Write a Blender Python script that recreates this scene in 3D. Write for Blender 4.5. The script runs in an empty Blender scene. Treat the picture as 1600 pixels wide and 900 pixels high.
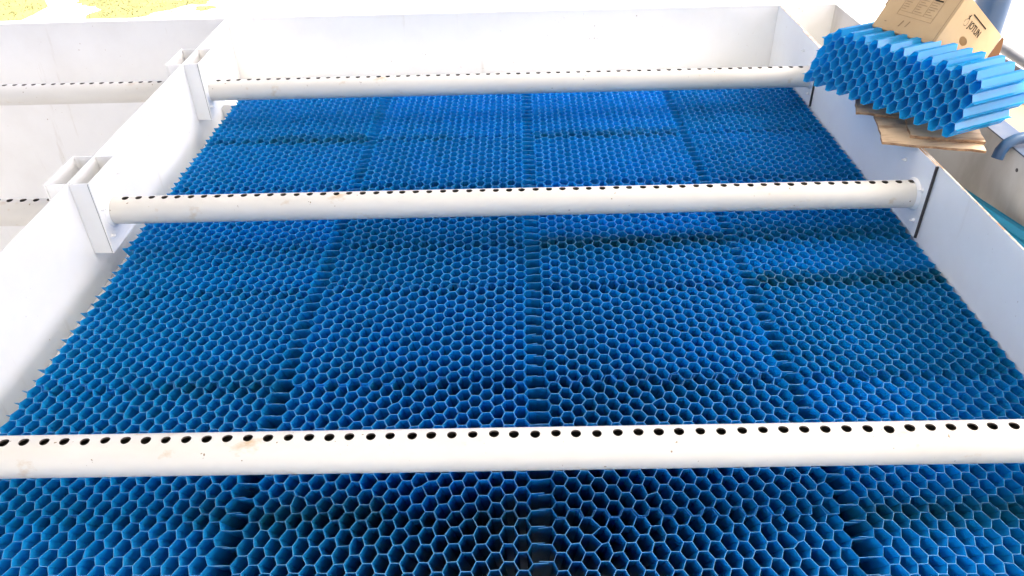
import bpy, math, random
from mathutils import Vector, Matrix
import numpy as np

S = bpy.context.scene
COL = S.collection
R = math.radians

# ------------------------------------------------------------------ camera
def make_camera():
    pitch, roll, yaw = R(34.8564), R(-1.7068), R(-1.0686)
    fw = Vector((math.sin(yaw)*math.cos(pitch), math.cos(yaw)*math.cos(pitch), -math.sin(pitch)))
    rt = Vector((math.cos(yaw), -math.sin(yaw), 0))
    up = rt.cross(fw)
    r2 = rt*math.cos(roll) + up*math.sin(roll)
    u2 = up*math.cos(roll) - rt*math.sin(roll)
    cd = bpy.data.cameras.new('camera')
    cd.sensor_width = 36.0
    cd.lens = 1221.68/1600*36
    cd.clip_start = 0.05
    cd.clip_end = 2000
    co = bpy.data.objects.new('camera', cd)
    COL.objects.link(co)
    m = Matrix((r2, u2, -fw)).transposed().to_4x4()
    m.translation = Vector((0.0116, -1.3521, 1.6229))
    co.matrix_world = m
    S.camera = co
make_camera()

# ------------------------------------------------------------------ light
SUN_DIR = Vector((0.60, 0.06, 0.79)).normalized()
SUN_STRENGTH, SUN_ANGLE, SKY_STRENGTH, EXPOSURE = 3.0, 2.0, 0.15, 2.12
W = bpy.data.worlds.new('World')
S.world = W
W.use_nodes = True
nt = W.node_tree
nt.nodes.clear()
sky = nt.nodes.new('ShaderNodeTexSky')
sky.sky_type = 'NISHITA'
sky.sun_disc = False
sky.sun_elevation = math.asin(SUN_DIR.z)
sky.sun_rotation = math.atan2(SUN_DIR.x, SUN_DIR.y)
sky.air_density = 0.35
sky.dust_density = 6.0
sky.ozone_density = 1.6
bg = nt.nodes.new('ShaderNodeBackground')
bg.inputs['Strength'].default_value = SKY_STRENGTH
wo = nt.nodes.new('ShaderNodeOutputWorld')
nt.links.new(sky.outputs[0], bg.inputs[0])
nt.links.new(bg.outputs[0], wo.inputs[0])
sd = bpy.data.lights.new('sun', 'SUN')
sd.energy = SUN_STRENGTH
sd.angle = R(SUN_ANGLE)
sd.color = (1.0, 0.95, 0.88)
so = bpy.data.objects.new('sun', sd)
COL.objects.link(so)
so.rotation_euler = SUN_DIR.to_track_quat('Z', 'Y').to_euler()
so.location = SUN_DIR*20
S.view_settings.view_transform = 'Standard'
S.view_settings.look = 'None'
S.view_settings.gamma = 1
S.view_settings.use_curve_mapping = False
S.view_settings.exposure = EXPOSURE
S.cycles.max_bounces = 10
S.cycles.diffuse_bounces = 6
S.cycles.use_denoising = True

# ------------------------------------------------------------------ materials
def new_mat(name):
    m = bpy.data.materials.new(name)
    m.use_nodes = True
    n = m.node_tree
    b = n.nodes['Principled BSDF']
    return m, n, b

def node(n, t, **kw):
    x = n.nodes.new(t)
    for k, v in kw.items():
        if k in x.inputs:
            x.inputs[k].default_value = v
        else:
            setattr(x, k, v)
    return x

def noise_mask(n, scale, lo, hi, detail=6, stretch=None, rough=.6):
    tc = node(n, 'ShaderNodeTexCoord')
    src = tc.outputs['Object']
    if stretch:
        mp = node(n, 'ShaderNodeMapping')
        mp.inputs['Scale'].default_value = stretch
        n.links.new(src, mp.inputs['Vector'])
        src = mp.outputs[0]
    nz = node(n, 'ShaderNodeTexNoise', Scale=scale, Detail=detail, Roughness=rough)
    n.links.new(src, nz.inputs['Vector'])
    mr = node(n, 'ShaderNodeMapRange')
    mr.inputs['From Min'].default_value = lo
    mr.inputs['From Max'].default_value = hi
    n.links.new(nz.outputs['Fac'], mr.inputs['Value'])
    return mr.outputs['Result']

def mixc(n, fac, a, b):
    mx = node(n, 'ShaderNodeMix', data_type='RGBA')
    if isinstance(fac, float):
        mx.inputs[0].default_value = fac
    else:
        n.links.new(fac, mx.inputs[0])
    for i, c in ((6, a), (7, b)):
        if isinstance(c, tuple):
            mx.inputs[i].default_value = (*c, 1)
        else:
            n.links.new(c, mx.inputs[i])
    return mx.outputs[2]

def bump(n, b, h, strength, dist=.002):
    bp = node(n, 'ShaderNodeBump', Strength=strength, Distance=dist)
    n.links.new(h, bp.inputs['Height'])
    n.links.new(bp.outputs[0], b.inputs['Normal'])

def simple(name, col, rough=.5, spot=None, sc=6, lo=.5, hi=.75, spec=.5, metal=0, stretch=None, bmp=None):
    m, n, b = new_mat(name)
    b.inputs['Roughness'].default_value = rough
    b.inputs['Specular IOR Level'].default_value = spec
    b.inputs['Metallic'].default_value = metal
    if spot:
        c = mixc(n, noise_mask(n, sc, lo, hi, stretch=stretch), col, spot)
        n.links.new(c, b.inputs['Base Color'])
    else:
        b.inputs['Base Color'].default_value = (*col, 1)
    if bmp:
        bump(n, b, noise_mask(n, bmp[0], 0, 1), bmp[1])
    return m

def paint_white():
    m, n, b = new_mat('white_painted_steel')
    b.inputs['Roughness'].default_value = .42
    c = mixc(n, noise_mask(n, 2.5, .45, .85), (.86, .855, .83), (.79, .775, .74))
    streak = noise_mask(n, 9, .63, .82, stretch=(1, 1, .12))
    c = mixc(n, streak, c, (.62, .57, .49))
    specks = noise_mask(n, 46, .735, .76, detail=3)
    c = mixc(n, specks, c, (.45, .36, .26))
    n.links.new(c, b.inputs['Base Color'])
    bump(n, b, noise_mask(n, 5, 0, 1, detail=2), .25, .004)
    return m

def pvc():
    m, n, b = new_mat('white_plastic_pipe')
    b.inputs['Roughness'].default_value = .38
    c = mixc(n, noise_mask(n, 3, .4, .75, stretch=(.5, 1, 1)), (.70, .68, .625), (.64, .605, .53))
    sm = noise_mask(n, 14, .62, .75, stretch=(.6, 1, 1))
    c = mixc(n, sm, c, (.55, .43, .28))
    sp = noise_mask(n, 60, .73, .75, detail=2)
    c = mixc(n, sp, c, (.25, .18, .10))
    n.links.new(c, b.inputs['Base Color'])
    return m

def blue_film(name, rim=False, gloss=.3, base=(.010, .51, .87), trans=.52):
    m, n, b = new_mat(name)
    b.inputs['Roughness'].default_value = gloss if not rim else .4
    b.inputs['Specular IOR Level'].default_value = .5 if gloss > .2 else .95
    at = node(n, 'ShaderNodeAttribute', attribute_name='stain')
    if rim:
        c = mixc(n, noise_mask(n, 9, .3, .75), (.08, .28, .54), (.14, .36, .58))
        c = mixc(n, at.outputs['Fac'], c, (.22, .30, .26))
    else:
        c = mixc(n, noise_mask(n, 7, .4, .8), base, (base[0]*1.3, base[1]*.86, base[2]*.86))
        dust = noise_mask(n, 2.2, .45, .9)
        dm = node(n, 'ShaderNodeMath', operation='MULTIPLY'); dm.inputs[1].default_value = .22
        n.links.new(dust, dm.inputs[0])
        c = mixc(n, dm.outputs[0], c, (.20, .46, .66))
        oi = node(n, 'ShaderNodeObjectInfo')
        mr = node(n, 'ShaderNodeMapRange'); mr.inputs['To Min'].default_value = .90; mr.inputs['To Max'].default_value = 1.05
        n.links.new(oi.outputs['Random'], mr.inputs['Value'])
        hs = node(n, 'ShaderNodeHueSaturation')
        n.links.new(mr.outputs[0], hs.inputs['Value']); n.links.new(c, hs.inputs['Color'])
        c = hs.outputs[0]
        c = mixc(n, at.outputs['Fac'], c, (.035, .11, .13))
    n.links.new(c, b.inputs['Base Color'])
    if not rim and trans:
        tr = node(n, 'ShaderNodeBsdfTranslucent')
        n.links.new(c, tr.inputs['Color'])
        mx = node(n, 'ShaderNodeMixShader', Fac=trans)
        out = n.nodes['Material Output']
        n.links.new(b.outputs[0], mx.inputs[1])
        n.links.new(tr.outputs[0], mx.inputs[2])
        n.links.new(mx.outputs[0], out.inputs['Surface'])
    return m

M = {}
M['white'] = paint_white()
M['pvc'] = pvc()
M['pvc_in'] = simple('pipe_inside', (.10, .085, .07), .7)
M['blue'] = blue_film('blue_plastic_sheet')
M['rim'] = blue_film('cut_sheet_edge', rim=True)
M['pack'] = blue_film('blue_plastic_loose', gloss=.14, base=(.03, .60, .94), trans=.66)
M['rust'] = simple('worn_steel_edge', (.62, .52, .42), .6, (.36, .22, .12), 14, .45, .6)
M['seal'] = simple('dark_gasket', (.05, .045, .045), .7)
M['bolt'] = simple('dull_bolt_steel', (.32, .30, .27), .4, (.12, .09, .06), 60, .5, .6, metal=.5)
M['card'] = simple('cardboard', (.50, .36, .205), .85, (.45, .315, .175), 5, .4, .7, spec=.2)
M['card_in'] = simple('cardboard_inside', (.17, .085, .04), .9, spec=.15)  # cardboard darkened to stand in for shade inside the carton and flaps
M['ink'] = simple('printing_ink', (.035, .024, .014), .8, spec=.2)
M['ink_faint'] = simple('faded_ink', (.27, .19, .11), .85, spec=.2)
M['ply'] = simple('plywood', (.58, .42, .26), .75, (.27, .15, .075), 12, .48, .70, stretch=(.5, 2.2, 1), bmp=(40, .3))
M['ply_edge'] = simple('plywood_edge', (.42, .26, .14), .85, (.22, .12, .06), 30, .4, .6)
M['steel_blue'] = simple('blue_painted_steel', (.018, .055, .125), .3, (.035, .07, .12), 8, .5, .7)
M['flange'] = simple('blue_grey_painted_flange', (.04, .062, .105), .35, (.09, .10, .12), 6, .45, .7)
M['beige'] = simple('beige_walkway_plate', (.21, .155, .09), .7, (.15, .11, .065), 3, .45, .75, bmp=(30, .3))
M['grey_rail'] = simple('pale_grey_rail', (.17, .17, .17), .4, (.13, .13, .125), 8, .5, .7)
M['concrete'] = simple('pale_concrete', (.50, .48, .44), .9, (.42, .40, .36), .6, .45, .7, bmp=(6, .4))
M['grass'] = simple('sunlit_yellow_grass', (.21, .20, .080), .9, (.15, .15, .060), 1.5, .4, .7, spec=.1)

# ------------------------------------------------------------------ helpers
class MB:
    """collects faces with material slots and builds one mesh object"""
    def __init__(s):
        s.v, s.f, s.m, s.st = [], [], [], []
    def vert(s, p, st=0.0):
        s.v.append(tuple(p)); s.st.append(st); return len(s.v)-1
    def face(s, idx, m=0):
        s.f.append(tuple(idx)); s.m.append(m)
    def poly(s, pts, m=0, st=0.0):
        s.face([s.vert(p, st) for p in pts], m)
    def hexa(s, p, m=0, top=None):
        """p = 8 points, bottom ring then top ring"""
        i = [s.vert(q) for q in p]
        for k, f in enumerate(((3, 2, 1, 0), (4, 5, 6, 7), (0, 1, 5, 4), (1, 2, 6, 5), (2, 3, 7, 6), (3, 0, 4, 7))):
            s.face([i[a] for a in f], top if (k == 1 and top is not None) else m)
    def box(s, a, b, m=0, top=None):
        (x0, y0, z0), (x1, y1, z1) = a, b
        s.hexa([(x0, y0, z0), (x1, y0, z0), (x1, y1, z0), (x0, y1, z0),
                (x0, y0, z1), (x1, y0, z1), (x1, y1, z1), (x0, y1, z1)], m, top)
    def obox(s, o, ex, ey, ez, m=0, top=None):
        """oriented box: corner o and three edge vectors"""
        o, ex, ey, ez = map(Vector, (o, ex, ey, ez))
        s.hexa([o, o+ex, o+ex+ey, o+ey, o+ez, o+ex+ez, o+ex+ey+ez, o+ey+ez], m, top)
    def tube(s, pts, r, seg=14, m=0, cap=True):
        pts = [Vector(p) for p in pts]
        rings = []
        up = None
        for k, p in enumerate(pts):
            d = (pts[min(k+1, len(pts)-1)] - pts[max(k-1, 0)]).normalized()
            if up is None:
                up = d.orthogonal().normalized()
            up = (up - d*up.dot(d)).normalized()
            sd = d.cross(up)
            rr = r[k] if isinstance(r, (list, tuple)) else r
            rings.append([s.vert(p + (up*math.cos(a)+sd*math.sin(a))*rr) for a in [2*math.pi*q/seg for q in range(seg)]])
        for a, b in zip(rings, rings[1:]):
            for q in range(seg):
                s.face((a[q], a[(q+1) % seg], b[(q+1) % seg], b[q]), m)
        if cap:
            s.face(rings[0][::-1], m); s.face(rings[-1], m)
    def build(s, name, mats, parent=None, smooth=False, bevel=0, stain=False):
        v = np.array(s.v)
        if parent is None:
            org = np.array([(v[:, 0].min()+v[:, 0].max())/2, (v[:, 1].min()+v[:, 1].max())/2, v[:, 2].min()])
        else:
            org = np.array(parent.location)
        me = bpy.data.meshes.new(name)
        me.from_pydata((v-org).tolist(), [], s.f)
        for m in (mats if isinstance(mats, (list, tuple)) else [mats]):
            me.materials.append(m)
        me.polygons.foreach_set('material_index', s.m)
        if smooth:
            me.polygons.foreach_set('use_smooth', [True]*len(s.f))
        if stain:
            at = me.attributes.new('stain', 'FLOAT', 'POINT')
            at.data.foreach_set('value', s.st)
        me.update()
        o = bpy.data.objects.new(name, me)
        COL.objects.link(o)
        if parent is None:
            o.location = org
        else:
            o.parent = parent
        if bevel:
            bv = o.modifiers.new('bevel', 'BEVEL'); bv.width = bevel; bv.segments = 2; bv.limit_method = 'ANGLE'
        if smooth:
            try:
                me.set_sharp_from_angle(angle=R(35))
            except Exception:
                pass
        return o

def tag(o, label, cat, group=None):
    o['label'] = label; o['category'] = cat
    if group:
        o['group'] = group
    return o

def struct(o):
    o['kind'] = 'structure'
    return o

# ------------------------------------------------------------------ setting
H = .310                      # top of the tank walls above the tube field (z = 0)
YB = 3.42                     # inner face of the back wall
def XL(y): return -1.656 - .0245*y          # right-hand face of the dividing wall
def XR(y): return 1.541 + .0045*y           # left-hand face of the channel wall
XO = 1.893                    # inner face of the outer wall
YN = -1.1                     # near end of the walls (behind the picture)

g = MB()
g.poly([(-400, -300, -3), (400, -300, -3), (400, 900, -3), (-400, 900, -3)])
struct(g.build('ground', M['concrete']))

# yellow grass beyond the tank: ragged patches of turf with upright blades
rnd = random.Random(5)
gr = MB()
def patch(cx, cy, rx, ry, n=40, z=-2.99):
    pts = []
    ph = [rnd.uniform(0, 6.28) for _ in range(4)]
    for k in range(n):
        a = 2*math.pi*k/n
        q = 1 + .16*math.sin(3*a+ph[0]) + .12*math.sin(5*a+ph[1]) + .07*math.sin(11*a+ph[2]) + rnd.uniform(-.05, .05)
        pts.append((cx+rx*q*math.cos(a), cy+ry*q*math.sin(a), z))
    gr.poly(pts)
def blade(x, y, h):
    a = rnd.uniform(0, 6.28); w = .012
    dx, dy = math.cos(a)*w, math.sin(a)*w
    lx, ly = rnd.uniform(-.06, .06), rnd.uniform(-.06, .06)
    gr.poly([(x-dx, y-dy, -2.99), (x+dx, y+dy, -2.99), (x+lx, y+ly, -2.99+h)])
PATCH = [(-12.2, 17.6, 1.55, 2.6), (-8.55, 16.5, .95, .95), (-9.7, 17.3, .5, .5), (-7.3, 16.9, .35, .3), (-6.9, 16.3, .22, .2), (-9.0, 18.2, 1.4, .9)]
for i, (cx, cy, rx, ry) in enumerate(PATCH):
    patch(cx, cy, rx, ry, z=-2.990-.0015*i)
    for k in range(int(420*rx*ry)):
        a, q = rnd.uniform(0, 6.28), rnd.random()**.5*1.25
        blade(cx+rx*q*math.cos(a), cy+ry*q*math.sin(a), rnd.uniform(.02, .06))
grass = gr.build('grass', M['grass'])
grass['kind'] = 'stuff'; grass['label'] = 'sunlit yellow green grass in ragged patches beyond the tank'; grass['category'] = 'grass'

fl = MB()
fl.box((-4.2, YN, -1.72), (XO, YB, -1.70))
struct(fl.build('tank_floor', M['white']))

# back wall with its outward top flange
b = MB()
b.box((-4.2, YB, -1.70), (XO+.010, YB+.008, H-.006))
b.box((-4.2, YB-.002, H-.006), (XO+.014, YB+.062, H))
b.box((-4.2, YB+.052, H-.06), (XO+.010, YB+.060, H-.006))
back = b.build('back_wall', M['white'], bevel=.0015)
tag(back, 'white painted steel wall running across the far end of the tank', 'wall')
# ledge that carries the tube field at its far end
l = MB()
l.box((XL(YB)+.002, 2.99, -.070), (XR(YB)-.002, YB-.001, -.062))
l.box((XL(YB)+.002, 2.984, -.30), (-1.56, 2.9895, -.0625))  # front plate added to cover the dark gap at the left
l.build('ledge', M['white'], back)

# far left side of the neighbouring bay
lw = MB()
lw.box((-4.21, YN, -1.70), (-4.202, YB+.06, H))
tag(lw.build('side_wall', M['white']), 'white steel side wall closing the empty bay at far left', 'wall')

# dividing wall (left) : plate between the two bays, slightly out of square
d = MB()
T = .008
d.hexa([(XL(YN)-T, YN, -1.70), (XL(YN), YN, -1.70), (XL(YB), YB-.001, -1.70), (XL(YB)-T, YB-.001, -1.70),
        (XL(YN)-T, YN, H), (XL(YN), YN, H), (XL(YB), YB-.001, H), (XL(YB)-T, YB-.001, H)])
div = d.build('dividing_wall', M['white'], bevel=.0015)
tag(div, 'white steel dividing wall on the left with open box brackets across its top', 'wall')

sa = MB()
sa.hexa([(XL(YN)+.001, YN, -.146), (XL(YN)+.19, YN, -.146), (XL(2.95)+.20, 2.985, -.146), (XL(2.95)+.001, 2.985, -.146),
         (XL(YN)+.001, YN, -.140), (XL(YN)+.19, YN, -.140), (XL(2.95)+.20, 2.985, -.140), (XL(2.95)+.001, 2.985, -.140)])
sa.build('support_angle', M['white'], div)  # made-up lip, added so the gap beside the wall stays white

def bolt(mb, x, y, z, sx, r=.011):
    """hexagon head with washer on a plate whose face looks along sx*X"""
    for rr, t0, t1, seg in ((r*1.35, 0, .003, 16), (r, .003, .010, 6), (r*.5, .010, .018, 10)):
        mb.tube([(x+sx*t0, y, z), (x+sx*t1, y, z)], rr, seg=seg)

PIPE_Y = (.052, 1.363, 2.670)
PIPE_Z = .1435
PR = .0545
BR = [(-.062, .185), (1.268, 1.515), (2.605, 2.855)]
PX0 = []
for (y0, y1) in BR:
    xw0, xw1 = XL(y0), XL(y1)
    p = .070; q = .078
    t = .006
    k = MB()
    zt = H-.0015; zb = .004
    # right half: front, side and rear plates
    k.hexa([(xw0+.001, y0, zb), (xw0+p, y0, zb), (xw0+p, y0+t, zb), (xw0+.001, y0+t, zb),
            (xw0+.001, y0, zt), (xw0+p, y0, zt), (xw0+p, y0+t, zt), (xw0+.001, y0+t, zt)])
    k.hexa([(xw1+.001, y1-t, zb), (xw1+p, y1-t, zb), (xw1+p, y1, zb), (xw1+.001, y1, zb),
            (xw1+.001, y1-t, zt), (xw1+p, y1-t, zt), (xw1+p, y1, zt), (xw1+.001, y1, zt)])
    # left half
    k.hexa([(xw0-T-q, y0, zb), (xw0-T-.001, y0, zb), (xw0-T-.001, y0+t, zb), (xw0-T-q, y0+t, zb),
            (xw0-T-q, y0, zt), (xw0-T-.001, y0, zt), (xw0-T-.001, y0+t, zt), (xw0-T-q, y0+t, zt)])
    k.hexa([(xw1-T-q, y1-t, zb), (xw1-T-.001, y1-t, zb), (xw1-T-.001, y1, zb), (xw1-T-q, y1, zb),
            (xw1-T-q, y1-t, zt), (xw1-T-.001, y1-t, zt), (xw1-T-.001, y1, zt), (xw1-T-q, y1, zt)])
    k.hexa([(xw0-T-q-t-.001, y0-.003, zb), (xw0-T-q-.001, y0-.003, zb), (xw1-T-q-.001, y1+.003, zb), (xw1-T-q-t-.001, y1+.003, zb),
            (xw0-T-q-t-.001, y0-.003, zt+.001), (xw0-T-q-.001, y0-.003, zt+.001), (xw1-T-q-.001, y1+.003, zt+.001), (xw1-T-q-t-.001, y1+.003, zt+.001)])
    br = k.build('box_bracket', M['white'], div, bevel=.001)
    s = MB()
    s.hexa([(xw0+p+.0025, y0-.001, zb), (xw0+p+.0025+t, y0-.001, zb), (xw1+p+.0025+t, y1+.004, zb), (xw1+p+.0025, y1+.004, zb),
            (xw0+p+.0025, y0-.001, zt+.001), (xw0+p+.0025+t, y0-.001, zt+.001), (xw1+p+.0025+t, y1+.004, zt+.001), (xw1+p+.0025, y1+.004, zt+.001)])
    sp = s.build('side_plate', M['white'], div, bevel=.001)
    PX0.append((xw0+xw1)/2+p+.0025+t)
    sl = MB()
    sl.box((xw0+p+.0003, y0+.0005, zb+.002), (xw0+p+.0022, y0+.006, zt-.002))
    sl.build('dark_joint', M['seal'], div)
    bm = MB()
    yc = (y0+y1)/2
    xs = (xw0+xw1)/2+p+.0025+t
    for yy, zz in ((y0+.025, PIPE_Z+.045), (y0+.025, PIPE_Z-.075), (y1-.030, PIPE_Z+.105), (y1-.030, PIPE_Z-.075)):
        one = MB(); bolt(one, xs-.0245*(yy-yc), yy, zz, 1, .0065)
        one.build('bolt', M['white'], div)

# channel wall (right) between the tube field and the collecting channel
d = MB()
d.hexa([(XR(YN), YN, -1.70), (XR(YN)+T, YN, -1.70), (XR(YB)+T, YB-.001, -1.70), (XR(YB), YB-.001, -1.70),
        (XR(YN), YN, H), (XR(YN)+T, YN, H), (XR(YB)+T, YB-.001, H), (XR(YB), YB-.001, H)], 0, 1)
cw = d.build('channel_wall', [M['white'], M['rust']], bevel=.001)
tag(cw, 'white steel wall on the right of the tube field with worn brown top edge', 'wall')
PLY = [(-.05, .27), (1.263, 1.575), (2.605, 2.915)]
PX1 = []
for (y0, y1) in PLY:
    s = MB()
    x0, x1 = XR(y0), XR(y1)
    w = .010
    s.hexa([(x0-w, y0+.006, .004), (x0-.0015, y0+.006, .004), (x1-.0015, y1, .004), (x1-w, y1, .004),
            (x0-w, y0+.006, H-.001), (x0-.0015, y0+.006, H-.001), (x1-.0015, y1, H-.001), (x1-w, y1, H-.001)], 0, 1)
    s.build('mounting_plate', [M['white'], M['rust']], cw, bevel=.001)
    PX1.append((x0+x1)/2-w)
    e = MB()
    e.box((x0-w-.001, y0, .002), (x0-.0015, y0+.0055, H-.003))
    e.build('gasket_edge', M['seal'], cw)  # dark strip along the near edge of the plate
    for yy, zz in ((y0+.042, PIPE_Z+.045), (y0+.042, PIPE_Z-.085), (y1-.085, PIPE_Z+.085), (y1-.085, PIPE_Z-.085)):
        one = MB(); bolt(one, XR(yy)-w, yy, zz, -1, .0065)
        one.build('bolt', M['white'], cw)

# outer wall of the channel, with broad painted top flange
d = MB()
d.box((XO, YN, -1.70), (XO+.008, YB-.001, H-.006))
ow = d.build('outer_wall', simple('weathered_grey_paint', (.50, .49, .47), .5, (.36, .34, .31), 4, .42, .7, stretch=(1, 1, .4)))  # weathered white paint, greyed to stand in for shade in the channel
tag(ow, 'outer white steel wall of the narrow channel with blue grey flange on top', 'wall')
f = MB(); f.box((XO-.002, YN, H-.006), (XO+.095, 2.3, H)); f.build('top_flange', M['flange'], ow, bevel=.001)
f = MB(); f.box((XO-.002, 2.301, H-.006), (XO+.060, YB-.004, H)); f.build('top_flange', M['white'], ow, bevel=.001)
hb = MB()
hb.tube([(XO-.001, 1.345, .245), (XO+.004, 1.345, .245)], .008, 10)
hb.build('drilled_hole', M['seal'], ow)

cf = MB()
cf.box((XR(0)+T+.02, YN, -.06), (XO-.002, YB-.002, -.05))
struct(cf.build('channel_floor', simple('wet_grime', (.10, .095, .085), .3, (.05, .048, .045), 5, .4, .7)))  # floor colour kept dark to deepen the shade in the channel

# ------------------------------------------------------------------ perforated pipes
def pipe(x0, x1, y, hx0, pitch, seg_rest=34, rh=.0126):
    mb = MB()
    s = .0172
    toff, roff = {}, {}
    th = s/PR
    holes = []
    hrnd = random.Random(int(y*1000))
    x = hx0
    while x < x1-.015:
        if x > x0+.015:
            holes.append(x + hrnd.gauss(0, .0011))
        x += pitch
    N = 6
    thetas_p = [-th + 2*th*k/N for k in range(N+1)]
    rest = [th + (2*math.pi-2*th)*k/seg_rest for k in range(seg_rest+1)]
    for rad, flip, mi in ((PR, False, 0), (PR-.0042, True, 1)):
        def P(xx, tt):
            return (xx, y + rad*math.sin(tt), PIPE_Z + rad*math.cos(tt))
        cache = {}
        def V(xx, tt):
            k = (round(xx, 6), round(tt % (2*math.pi), 6))
            if k not in cache:
                cache[k] = mb.vert(P(xx, tt))
            return cache[k]
        def F(i):
            mb.face(i[::-1] if flip else i, mi)
        xs = [x0]
        cells = []
        for h in holes:
            cells.append((xs[-1], h-s, None))
            sub = [h-s+2*s*k/N for k in range(N+1)]
            cells.append((h-s, h+s, h))
            xs.append(h+s)
        cells.append((xs[-1], x1, None))
        for a, c, h in cells:
            sub = [a, c] if h is None else [a+(c-a)*k/N for k in range(N+1)]
            for u, v in zip(sub, sub[1:]):
                for t0, t1 in zip(rest, rest[1:]):
                    F([V(u, t0), V(v, t0), V(v, t1), V(u, t1)])
                if h is None:
                    for t0, t1 in zip(thetas_p, thetas_p[1:]):
                        F([V(u, t0), V(v, t0), V(v, t1), V(u, t1)])
            if h is not None:
                ring = [(sub[k], -th) for k in range(N)] + [(c, thetas_p[k]) for k in range(N)] + \
                       [(sub[N-k], th) for k in range(N)] + [(a, thetas_p[N-k]) for k in range(N)]
                circ = []
                if h not in toff: toff[h] = hrnd.gauss(0, .022); roff[h] = rh*hrnd.uniform(.94, 1.05)
                for (xx, tt) in ring:
                    an = math.atan2(tt*PR, xx-h)
                    circ.append((h+roff[h]*math.cos(an), toff[h]+roff[h]*math.sin(an)/PR))
                o_i = [V(*q) for q in ring]
                c_i = [V(*q) for q in circ]
                n = len(ring)
                for k in range(n):
                    F([o_i[k], o_i[(k+1) % n], c_i[(k+1) % n], c_i[k]])
                holes_ring.setdefault(h, []).append(c_i)
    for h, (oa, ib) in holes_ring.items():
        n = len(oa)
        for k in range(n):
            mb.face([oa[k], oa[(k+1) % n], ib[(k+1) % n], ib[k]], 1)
    return mb
def make_pipe(x0, x1, y, hx0, pitch, label, group, ends):
    global holes_ring
    holes_ring = {}
    mb = pipe(x0, x1, y, hx0, pitch)
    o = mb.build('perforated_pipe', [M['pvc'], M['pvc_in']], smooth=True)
    tag(o, label, 'pipe', group)
    for xe, sg in ends:
        c = MB()
        c.tube([(xe, y, PIPE_Z), (xe+sg*.006, y, PIPE_Z), (xe+sg*.014, y, PIPE_Z)], [PR+.010, PR+.008, PR+.001], 36, cap=False)
        c.build('end_collar', M['white'], o, smooth=True)
    return o
PG = 'perforated pipes crossing the tube field'
make_pipe(PX0[0], PX1[0], PIPE_Y[0], -1.525, .0519, 'white perforated pipe nearest the viewer, thickest and widest across the picture', PG, ((PX0[0], 1), (PX1[0], -1)))
make_pipe(PX0[1], PX1[1], PIPE_Y[1], -1.5445, .0519, 'white perforated pipe across the middle of the blue tube field with brown smudges', PG, ((PX0[1], 1), (PX1[1], -1)))
make_pipe(PX0[2], PX1[2], PIPE_Y[2], -1.5815, .0528, 'farthest white perforated pipe across the blue field, just before the back wall', PG, ((PX0[2], 1), (PX1[2], -1)))
LX = [-1.80, -1.83]
PG2 = 'perforated pipes in the empty left bay'
make_pipe(-4.201, XL(BR[1][0])-T-.078-.008, PIPE_Y[1], -4.18, .0519, 'short visible white perforated pipe in the left bay, beside the nearer box bracket', PG2, ())
make_pipe(-4.201, XL(BR[2][0])-T-.078-.008, PIPE_Y[2], -4.18, .0519, 'white perforated pipe in the left bay just in front of the back wall', PG2, ())

# ------------------------------------------------------------------ tube field
C60, S60 = math.cos(R(60)), math.sin(R(60))
DEEP = Vector((0, C60, -S60))

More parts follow.
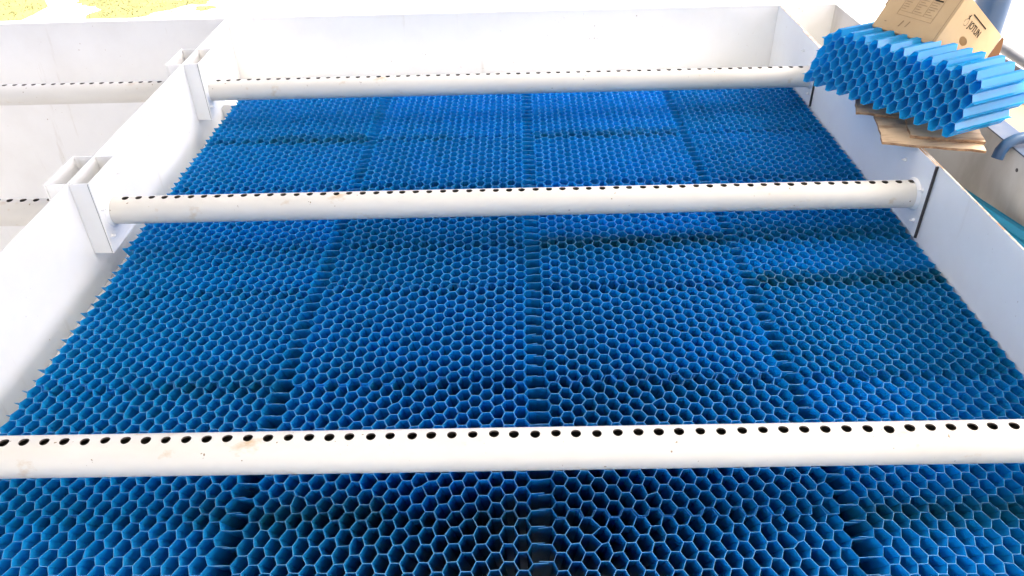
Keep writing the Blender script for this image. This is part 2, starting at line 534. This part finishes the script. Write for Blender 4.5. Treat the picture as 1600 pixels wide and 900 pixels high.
def honeycomb(mb, cols, rows, a, bb, row, org, ex, ey, tube, length, t, jit, rnd, stain_fn=None, zjit=0.0, phase=0,
              tabs=(0, 0), lenfn=None, curve=0.0, rim_mi=1, wall_mi=0, ticks=0.0):
    """hexagonal tubes: cell (i, j) at org + ex*i*(a+bb) + ey*(j + half)*row; walls run along tube"""
    pitch = a+bb
    pts = {}
    wob = [rnd.uniform(-1, 1) for _ in range(rows*2+6)]
    ph = [rnd.uniform(0, 6.28) for _ in range(rows*2+6)]
    def pt(u, v):
        k = (round(u*1e4), round(v*2/row))
        if k not in pts:
            sidx = int(round(v*2/row)) % len(wob)
            du = rnd.gauss(0, jit)
            dv = rnd.gauss(0, jit*.8) + jit*1.1*math.sin(u*9+ph[sidx])
            dz = zjit*wob[sidx] + rnd.gauss(0, zjit*.25)
            if rnd.random() < .025:
                du += rnd.gauss(0, .0035); dv += rnd.gauss(0, .0045)
            pts[k] = (org + ex*(u+du) + ey*(v+dv) - tube*dz)
        return pts[k]
    for i in range(cols):
        odd = (i+phase) % 2
        for j in range(rows):
            u = i*pitch
            v = (j + (.5 if odd else 0))*row
            hexp = [pt(u-a/2, v+row/2), pt(u+a/2, v+row/2), pt(u+a/2+bb, v), pt(u+a/2, v-row/2), pt(u-a/2, v-row/2), pt(u-a/2-bb, v)]
            cen = sum(hexp, Vector())/6
            st = stain_fn(cen, rnd) if stain_fn else 0.0
            L = lenfn(i, j, rnd) if lenfn else length
            loop_o, loop_i = [], []
            if curve:
                for q in range(6):
                    p0, p1 = hexp[q], hexp[(q+1) % 6]
                    loop_o.append(p0)
            else:
                loop_o = hexp
            n = len(loop_o)
            for q in range(n):
                dirv = (cen-loop_o[q])
                k = t/2/.866/dirv.length
                loop_i.append(loop_o[q]+dirv*k)
            io = [mb.vert(p, st) for p in loop_o]
            ii = [mb.vert(p, st) for p in loop_i]
            dv = tube*L
            sh = Vector((rnd.gauss(0, 1), rnd.gauss(0, 1), 0))*jit*1.5
            idn = [mb.vert(p+dv+sh, st) for p in loop_i]
            for q in range(n):
                r = (q+1) % n
                mb.face((io[r], io[q], ii[q], ii[r]), rim_mi)
                mb.face((ii[r], ii[q], idn[q], idn[r]), wall_mi)
            # outer skin of border cells
            edge = []
            if i == 0: edge += [5, 4]
            if i == cols-1: edge += [1, 2]
            if j == rows-1: edge += [0] + ([5, 1] if odd else [])
            if j == 0: edge += [3] + ([] if odd else [4, 2])
            od = {}
            for q in set(edge):
                r = (q+1) % n
                for z in (q, r):
                    if z not in od:
                        od[z] = mb.vert(loop_o[z]+dv, max(st, .12 if tabs[0] > .02 else 0))  # outer skin darkened a little, painted shade between blocks
                mb.face((io[q], io[r], od[r], od[q]), wall_mi)
            # joining tabs that stick out of the side of the block
            for side, ln in ((0, tabs[0]), (cols-1, tabs[1])):
                if i == side and ln:
                    sg = -1 if side == 0 else 1
                    v0 = hexp[5] if sg < 0 else hexp[2]
                    o = ey*(.0012*sg + rnd.gauss(0, .0014))
                    ang = rnd.gauss(0, .002)
                    lnn = ln*rnd.uniform(.90, 1.10)
                    if ln < .03 and sg < 0: lnn *= rnd.uniform(.4, 1.0)
                    e0 = v0 + o*.3; e1 = v0 + ex*(sg*lnn) + o + ey*ang
                    w = ey*(t*.5)
                    if sg > 0: e0, e1 = e1, e0
                    dz = tube*.0015
                    ts = max(st, rnd.uniform(.0, .3))  # tabs darkened to stand in for shade in the deep seam gaps
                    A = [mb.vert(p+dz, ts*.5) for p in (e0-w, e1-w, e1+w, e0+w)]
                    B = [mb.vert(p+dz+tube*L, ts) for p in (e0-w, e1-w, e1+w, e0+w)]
                    mb.face((A[0], A[1], A[2], A[3]), rim_mi)
                    mb.face((A[1], A[0], B[0], B[1]), wall_mi)
                    mb.face((A[3], A[2], B[2], B[3]), wall_mi)
                    mb.face((A[0], A[3], B[3], B[0]), wall_mi); mb.face((A[2], A[1], B[1], B[2]), wall_mi)
                    if rnd.random() < .6:
                        c0 = (e0+e1)/2 - w*1.25 + ex*rnd.uniform(-.004, .004)
                        mb.poly([c0-ex*.0012, c0+ex*.0012, c0+ex*.0010+tube*.009, c0-ex*.0010+tube*.009], rim_mi, .35)
            if ticks and rnd.random() < ticks:
                c0 = loop_i[0].lerp(loop_i[1], rnd.uniform(.3, .7)) - ey*.0008 + tube*rnd.uniform(.004, .02)
                mb.poly([c0-ex*.0010, c0+ex*.0010, c0+ex*.0008+tube*.008, c0-ex*.0008+tube*.008], rim_mi, .3)

A_, B_ = .0224, .0122
PITCH = A_+B_
ROW = .0516
SEAM = [-.748, .048, .834]
YCUT = [-.55, -.034, .482, .998, 1.308, 1.824, 2.340]
NROW = [10, 10, 10, 6, 10, 10, 10]
BACKROWS = [13, 13, 12, 12]
ROWTXT = ['along the bottom edge of the picture', 'under the nearest pipe', 'beyond the nearest pipe',
          'just before the middle pipe', 'just beyond the middle pipe', 'halfway between the middle and far pipes', 'under the far pipe']
COLTXT = ['beside the left wall', 'left of the central seam', 'right of the central seam', 'beside the right wall']
# grey green dirt that settled in single rows at some joints: (column, y, x from, x to, strength)
STAINS = [(0, 2.345, -1.22, -.70, .75), (0, 2.345, -1.60, -1.25, .35), (1, 2.35, -.75, -.35, .35), (2, 2.35, .08, .80, .62), (2, 1.302, .06, .82, 1.0),
          (3, 1.335, .85, 1.50, .55), (3, 1.018, .82, 1.53, .95), (3, -.045, .86, 1.45, .85), (0, -.012, -.85, -.74, .5), (1, -.018, -.72, -.40, .75), (1, -.03, -.12, .03, .45),
          (0, .50, -1.10, -.80, .3), (3, 1.36, .85, 1.2, .35), (1, 1.02, -.7, -.2, .15)]
def stain_for(ci):
    def fn(c, rnd):
        s = 0
        for k, y0, xa, xb, st in STAINS:
            if k == ci and xa-.03 < c.x < xb+.03 and abs(c.y-y0) < .058:
                s = max(s, .52*st*(1-max(0, abs(c.y-y0)-.020)/.045)*rnd.uniform(.55, 1.05))
        return max(0.0, min(1.0, s + max(0, rnd.gauss(-.03, .06))))
    return fn
for ci in range(4):
    for ri in range(7):
        rr = random.Random(100+ci*10+ri)
        n = [22 if ri < 4 else 23, 21, 21, 20][ci]
        nr = BACKROWS[ci] if ri == 6 else NROW[ri]
        dx = rr.gauss(0, .0018)
        hw = .0256+B_+A_/2
        pitch_k = 1.0
        if ci == 0: x0 = SEAM[0]-hw-(n-1)*PITCH
        elif ci == 1: x0 = (SEAM[0]+SEAM[1])/2-(n-1)*PITCH/2
        elif ci == 2: x0 = (SEAM[1]+SEAM[2])/2-(n-1)*PITCH/2
        else: x0 = SEAM[2]+hw
        if ci == 3: pitch_k = .968
        xa = x0+dx
        mb = MB()
        lastgap = (2*hw + (SEAM[1]-SEAM[0]) - (n-1)*PITCH)
        y0 = YCUT[ri]+ROW/2+rr.gauss(0, .0010)
        sl = rr.gauss(0, .0022)
        ex = Vector((1, sl, rr.gauss(0, .002))); ey = Vector((-sl, 1, 0))
        org = Vector((xa, y0, rr.gauss(0, .0035)-.001))
        ph = (n-1) % 2 if ci == 0 else 0
        org.y -= .25*ROW
        tb = {0: (.024, .034), 1: (.034, .034), 2: (.034, .034), 3: (.034, .004)}[ci]
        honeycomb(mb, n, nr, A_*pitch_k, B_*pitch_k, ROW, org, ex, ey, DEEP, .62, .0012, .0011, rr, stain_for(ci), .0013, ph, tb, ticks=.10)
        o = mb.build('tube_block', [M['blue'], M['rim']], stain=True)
        o['category'] = 'tube block'; o['group'] = 'blue honeycomb tube blocks filling the tank'
        extra = ''
        if (ci, ri) in ((2, 3), (3, 3)): extra = 'stained '
        o['label'] = extra + 'blue honeycomb tube block ' + COLTXT[ci] + ', ' + ROWTXT[ri]
        if len(o['label'].split()) > 16: o['label'] = o['label'].replace('blue honeycomb tube block', 'blue tube block')

# ------------------------------------------------------------------ loose pack on the right wall
PA = Vector((1.287, 2.024, .384))
PWv = Vector((.41, -.889, .037)).normalized()
PT = Vector((.944, .339, .005)).normalized()
PT = (PT - PWv*PT.dot(PWv)).normalized()
PN = PWv.cross(PT)
if PN.z < 0: PN = -PN
SVEC = PN*.0487 + PT*.0262
pr_ = .0333
rr = random.Random(77)
mb = MB()
def pack_len(i, j, rnd):
    top = j >= 3
    base = .33 - .0262*j*.9
    if top: base = .21
    if i > 18: return base*rnd.uniform(.80, 1.25)
    return base*rnd.uniform(.93, 1.05)
row = SVEC.length
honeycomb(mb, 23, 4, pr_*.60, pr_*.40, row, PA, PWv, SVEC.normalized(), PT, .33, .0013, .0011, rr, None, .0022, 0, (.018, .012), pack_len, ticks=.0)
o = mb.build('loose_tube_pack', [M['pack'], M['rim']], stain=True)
tag(o, 'loose light blue honeycomb tube pack lying on plywood over the right wall', 'tube pack')

# scrap of the same sheet lying in the channel
mb = MB()
dz = Vector((.30, -.95, -.05)).normalized()
sx = Vector((.95, .30, 0)).normalized()
honeycomb(mb, 3, 1, pr_*.60, pr_*.40, .05, Vector((1.705, 1.47, .085)), sx, Vector((-.02, .35, .94)).normalized(), dz, .8, .0013, .002, rr, None, .004, 0, (.02, .02), lambda i, j, r: .75*r.uniform(.85, 1.05))
mb.st = [.35]*len(mb.st)
o = mb.build('tube_offcut', [M['blue'], M['rim']], stain=True)
tag(o, 'blue offcut of tube sheet lying down in the channel behind the right wall', 'offcut')

# ------------------------------------------------------------------ plywood boards under the pack
def board(o, ex, ey, th, label):
    mb = MB()
    n = 8
    o, ex, ey = Vector(o), Vector(ex), Vector(ey)
    rb = random.Random(hash(label) % 1000 if False else len(label))
    top, bot = [], []
    for i in range(n+1):
        for j in range(n+1):
            e = Vector((0, 0, 0))
            if i in (0, n) or j in (0, n):
                e = Vector((rb.gauss(0, .0022), rb.gauss(0, .0022), 0))
            p = o+ex*(i/n)+ey*(j/n)+e
            sag = .004*math.sin(i/n*3.0)*math.sin(j/n*2.5)
            top.append(mb.vert(p+Vector((0, 0, th+sag*.0))))
            bot.append(mb.vert(p+Vector((0, 0, 0))))
    ix = lambda i, j: i*(n+1)+j
    for i in range(n):
        for j in range(n):
            mb.face((top[ix(i, j)], top[ix(i+1, j)], top[ix(i+1, j+1)], top[ix(i, j+1)]), 0)
            mb.face((bot[ix(i, j)], bot[ix(i, j+1)], bot[ix(i+1, j+1)], bot[ix(i+1, j)]), 0)
    for k in range(n):
        for q in ((ix(k, 0), ix(k+1, 0)), (ix(k+1, n), ix(k, n)), (ix(0, k+1), ix(0, k)), (ix(n, k), ix(n, k+1))):
            mb.face((bot[q[0]], bot[q[1]], top[q[1]], top[q[0]]), 1)
    ob = mb.build('plywood_board', [M['ply'], M['ply_edge']])
    tag(ob, label, 'board', 'plywood boards under the loose pack')
board((1.410, 1.459, H+.0005), (.350, -.097, 0), (.095, .345, 0), .010, 'largest plywood board, lowest under the loose blue pack, its corner overhanging the channel')
board((1.530, 1.490, H+.0115), (.25, -.075, 0), (.075, .26, 0), .011, 'smaller plywood board stacked on the largest board under the pack')
board((1.405, 1.735, H+.0115), (.20, -.075, 0), (.085, .25, 0), .010, 'narrow plywood strip sticking out under the middle of the loose pack')

# ------------------------------------------------------------------ cardboard box leaning on the pack
e1 = Vector((.4435, -.896, .007)).normalized()
u = Vector((.5205, .2645, .8115)); u = (u-e1*u.dot(e1)).normalized()
fN = e1.cross(u)
v = -fN
P = Vector((1.682, 1.802, .5825))
L1, LU, LV = .314, .222, .367
empty = None
bx = MB()
tk = .004
Q0 = P - e1*L1
# front (printed side), right end, left end, back, bottom with its two flaps ajar
bx.obox(Q0, e1*L1, v*tk, u*LU)
# right end with a hand hole: built as a ring of faces round an oval opening
def end_panel(mb, o, du, dv, th, hole):
    """du, dv edge vectors, th thickness vector, hole = (cu, cv, ru, rv, angle) in metres"""
    lu, lv = du.length, dv.length
    nu, nv = du.normalized(), dv.normalized()
    n = 32
    outer, inner = [], []
    for k in range(n):
        a = 2*math.pi*k/n + math.pi/4
        ca, sa = math.cos(a), math.sin(a)
        m_ = max(abs(ca), abs(sa))
        sx_, sy_ = ca/m_, sa/m_
        outer.append((lu/2+sx_*lu/2, lv/2+sy_*lv/2))
        cu, cv, ru, rv = hole
        inner.append((cu+ru*ca, cv+rv*sa))
    f = lambda p, t: mb.vert(o+nu*p[0]+nv*p[1]+th*t)
    Of, If, Ob, Ib = [[f(p, t) for p in L] for L, t in ((outer, 0), (inner, 0), (outer, 1), (inner, 1))]
    for k in range(n):
        r = (k+1) % n
        mb.face((Of[k], Of[r], If[r], If[k]), 0)
        mb.face((Ob[r], Ob[k], Ib[k], Ib[r]), 0)
        mb.face((If[k], If[r], Ib[r], Ib[k]), 0)
        mb.face((Of[r], Of[k], Ob[k], Ob[r]), 0)
end_panel(bx, P + v*.0045 , v*(LV-.009), u*LU, -e1*tk, (.150, .093, .031, .0165))
bx.obox(Q0+v*.0045, v*(LV-.009), e1*tk, u*LU)
bx.obox(Q0+v*(LV-tk), e1*L1, v*tk, u*LU)
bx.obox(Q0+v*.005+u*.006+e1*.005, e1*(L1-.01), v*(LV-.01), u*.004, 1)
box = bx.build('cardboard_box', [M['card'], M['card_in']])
tag(box, 'open tan cardboard paint carton tilted on top of the loose blue pack', 'cardboard box')
def flap(o, ex, ey, n, mats=None):
    mb = MB(); mb.obox(o, ex, ey, n*.004)
    mb.build('flap', mats or M['card'], box)
# bottom flaps hanging slightly open under the front edge
flap(Q0-u*.001+e1*.002, e1*(L1*.46), (v*.93-u*.26).normalized()*.12, u)
flap(Q0-u*.001+e1*(L1*.48), e1*(L1*.52), (v*.985-u*.14).normalized()*.15, u)
# flap at the far edge of the right end, folded out
mb = MB()
fo_ = P+v*(LV+.001)+e1*.001
fd = (e1*.5+v*.8).normalized()
fl_ = [fo_, fo_+fd*.10, fo_+u*LU*.98+fd*.012, fo_+u*LU]
mb.hexa(fl_+[p+v*.004-e1*.001 for p in fl_])
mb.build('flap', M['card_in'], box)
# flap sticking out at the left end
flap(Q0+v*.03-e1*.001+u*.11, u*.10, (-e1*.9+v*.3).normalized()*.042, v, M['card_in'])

def panel_frame(o, ax, ay, nrm):
    m = Matrix((ax, ay, nrm)).transposed().to_4x4()
    m.translation = o
    return m
def text_on(word, size, o, ax, ay, nrm, name, sx=1.0, mat='ink', shear=0):
    cu = bpy.data.curves.new(name, 'FONT')
    cu.body = word; cu.size = size; cu.extrude = .0004; cu.resolution_u = 4; cu.space_character = 1.04
    cu.offset = .0005
    tmp = bpy.data.objects.new(name, cu)
    COL.objects.link(tmp)
    dg = bpy.context.evaluated_depsgraph_get()
    me = bpy.data.meshes.new_from_object(tmp.evaluated_get(dg))
    bpy.data.objects.remove(tmp)
    me.materials.clear(); me.materials.append(M[mat])
    mt = panel_frame(o - Vector(box.location), ax, ay, nrm) @ Matrix.Diagonal((sx, 1, 1, 1))
    me.transform(mt)
    ob = bpy.data.objects.new(name, me)
    COL.objects.link(ob); ob.parent = box
    return ob
eo = P + e1*.0010
def bars(name, rects, o, ax, ay, nrm, mat):
    mb = MB()
    for x, y, w, h in rects:
        mb.obox(o+ax*x+ay*y, ax*w, ay*h, nrm*.0004)
    return mb.build(name, M[mat], box)
TX, TY = .120, .142
text_on('JOTUN', .040, eo + v*TX + u*TY, v, u, e1, 'lettering', .80)
bars('printed_bar', [(TX-.012, TY+.045, .128, .0055)], eo, v, u, e1, 'ink')
bars('fold_line', [(L1-.013, .004, .0018, LU-.008)], Q0 - v*.0008, e1, u, -v, 'ink_faint')
# small bird and ring emblem in front of the word
em = MB()
for k in range(14):
    if k in (2, 3, 8): continue
    a0, a1 = 2*math.pi*k/14, 2*math.pi*(k+.62)/14
    c = eo + v*(TX-.026) + u*(TY+.006)
    q = [c+(v*math.cos(a)+u*math.sin(a))*r_ for a, r_ in ((a0, .0125), (a1, .0125), (a1, .0145), (a0, .0145))]
    em.hexa(q+[p+e1*.0004 for p in q])
c = eo + v*(TX-.026) + u*(TY+.022)
em.obox(c-v*.003, v*.005, u*.018+v*.004, e1*.0004)
em.obox(c-v*.009+u*.006, v*.008+u*.004, u*.003, e1*.00045)
em.obox(c+v*.003+u*.004, v*.007-u*.006, u*.003, e1*.00045)
em.build('printed_emblem', M['ink'], box)
# faded form printed on the front: frame, columns and rows of small print
fo = Q0 - v*.0010
r_ = []
X0, Y0, X1, Y1 = .075, .075, .245, .185
t = .0012
r_ += [(X0, Y0, X1-X0, t), (X0, Y1, X1-X0, t), (X0, Y0+.0013, t, Y1-Y0-.0014), (X1-t, Y0+.0013, t, Y1-Y0-.0014)]
r_ += [(X0+.062, Y0+.02, t, Y1-Y0-.022), (X0+.118, Y0+.02, t, Y1-Y0-.022), (X0+.0013, Y0+.018, X1-X0-.0026, t)]
rb = random.Random(3)
for ccol in (X0+.006, X0+.068, X0+.123):
    for k in range(7):
        r_.append((ccol, Y0+.028+k*.0105, rb.uniform(.012, .040), .0022))
bars('printed_form', r_, fo, e1, u, -v, 'ink_faint')
for q in ((X0+.124, Y1-.020, .040, .006), (X0+.004, Y1+.006, .050, .003)):
    bars('printed_heading', [q], fo - v*.0005, e1, u, -v, 'ink')
for q in ((.105, .030, .006, .030), (.135, .035, .0045, .028), (.03, .035, .010, .004)):
    bars('smudge', [q], fo, e1, u*.94+e1*.3, -v, 'ink_faint')

# ------------------------------------------------------------------ beyond the outer wall
wk = MB()
wk.box((XO+.10, YN, -.10), (2.86, 3.45, -.06))
struct(wk.build('walkway', M['beige']))
r1 = MB(); r1.tube([(3.00, .4, .0), (3.00, 3.9, .0)], .030, 18)
tag(r1.build('guard_rail', M['grey_rail'], smooth=True), 'round pale grey tube along the walkway behind the carton', 'rail')
r2 = MB()
r2.box((2.80, .4, -.06), (2.815, 3.45, .012)); r2.box((2.8155, .4, -.06), (2.93, 3.45, -.05)); r2.box((2.93, .4, -.06), (2.94, 3.45, -.005))
tag(r2.build('toe_channel', M['grey_rail'], bevel=.002), 'white steel channel edging the beige walkway at far right', 'channel')

# blue post outside the walkway
cx, cy = 3.45, 4.49
po = MB(); po.tube([(cx, cy, -2.985), (cx, cy, 3.0)], .118, 40)
post = po.build('steel_post', M['steel_blue'], smooth=True)
tag(post, 'blue painted round steel post rising behind the cardboard carton', 'post')
bp = MB(); bp.box((cx-.2, cy-.2, -3.0), (cx+.2, cy+.2, -2.986)); bp.build('base_plate', M['steel_blue'], post)

# blue bent tube hooked over the flange
hk = MB()
pts = [(2.60, 1.475, .346), (2.20, 1.445, .346), (1.985, 1.428, .346), (1.935, 1.424, .345), (1.893, 1.418, .338), (1.862, 1.411, .323), (1.843, 1.403, .300), (1.836, 1.398, .270)]
hk.tube(pts, .022, 18)
tag(hk.build('bent_tube', M['steel_blue'], smooth=True), 'blue bent steel tube hooked over the outer wall at right edge', 'tube')

# unseen shelter, suggested by the blue post; added and sized to shade the tank
rf = MB()
rf.box((-3.0, -7.0, 3.0), (3.80, 3.68, 3.05))
rfo = rf.build('roof', simple('roof_sheet', (.74, .74, .72), .6))
struct(rfo)
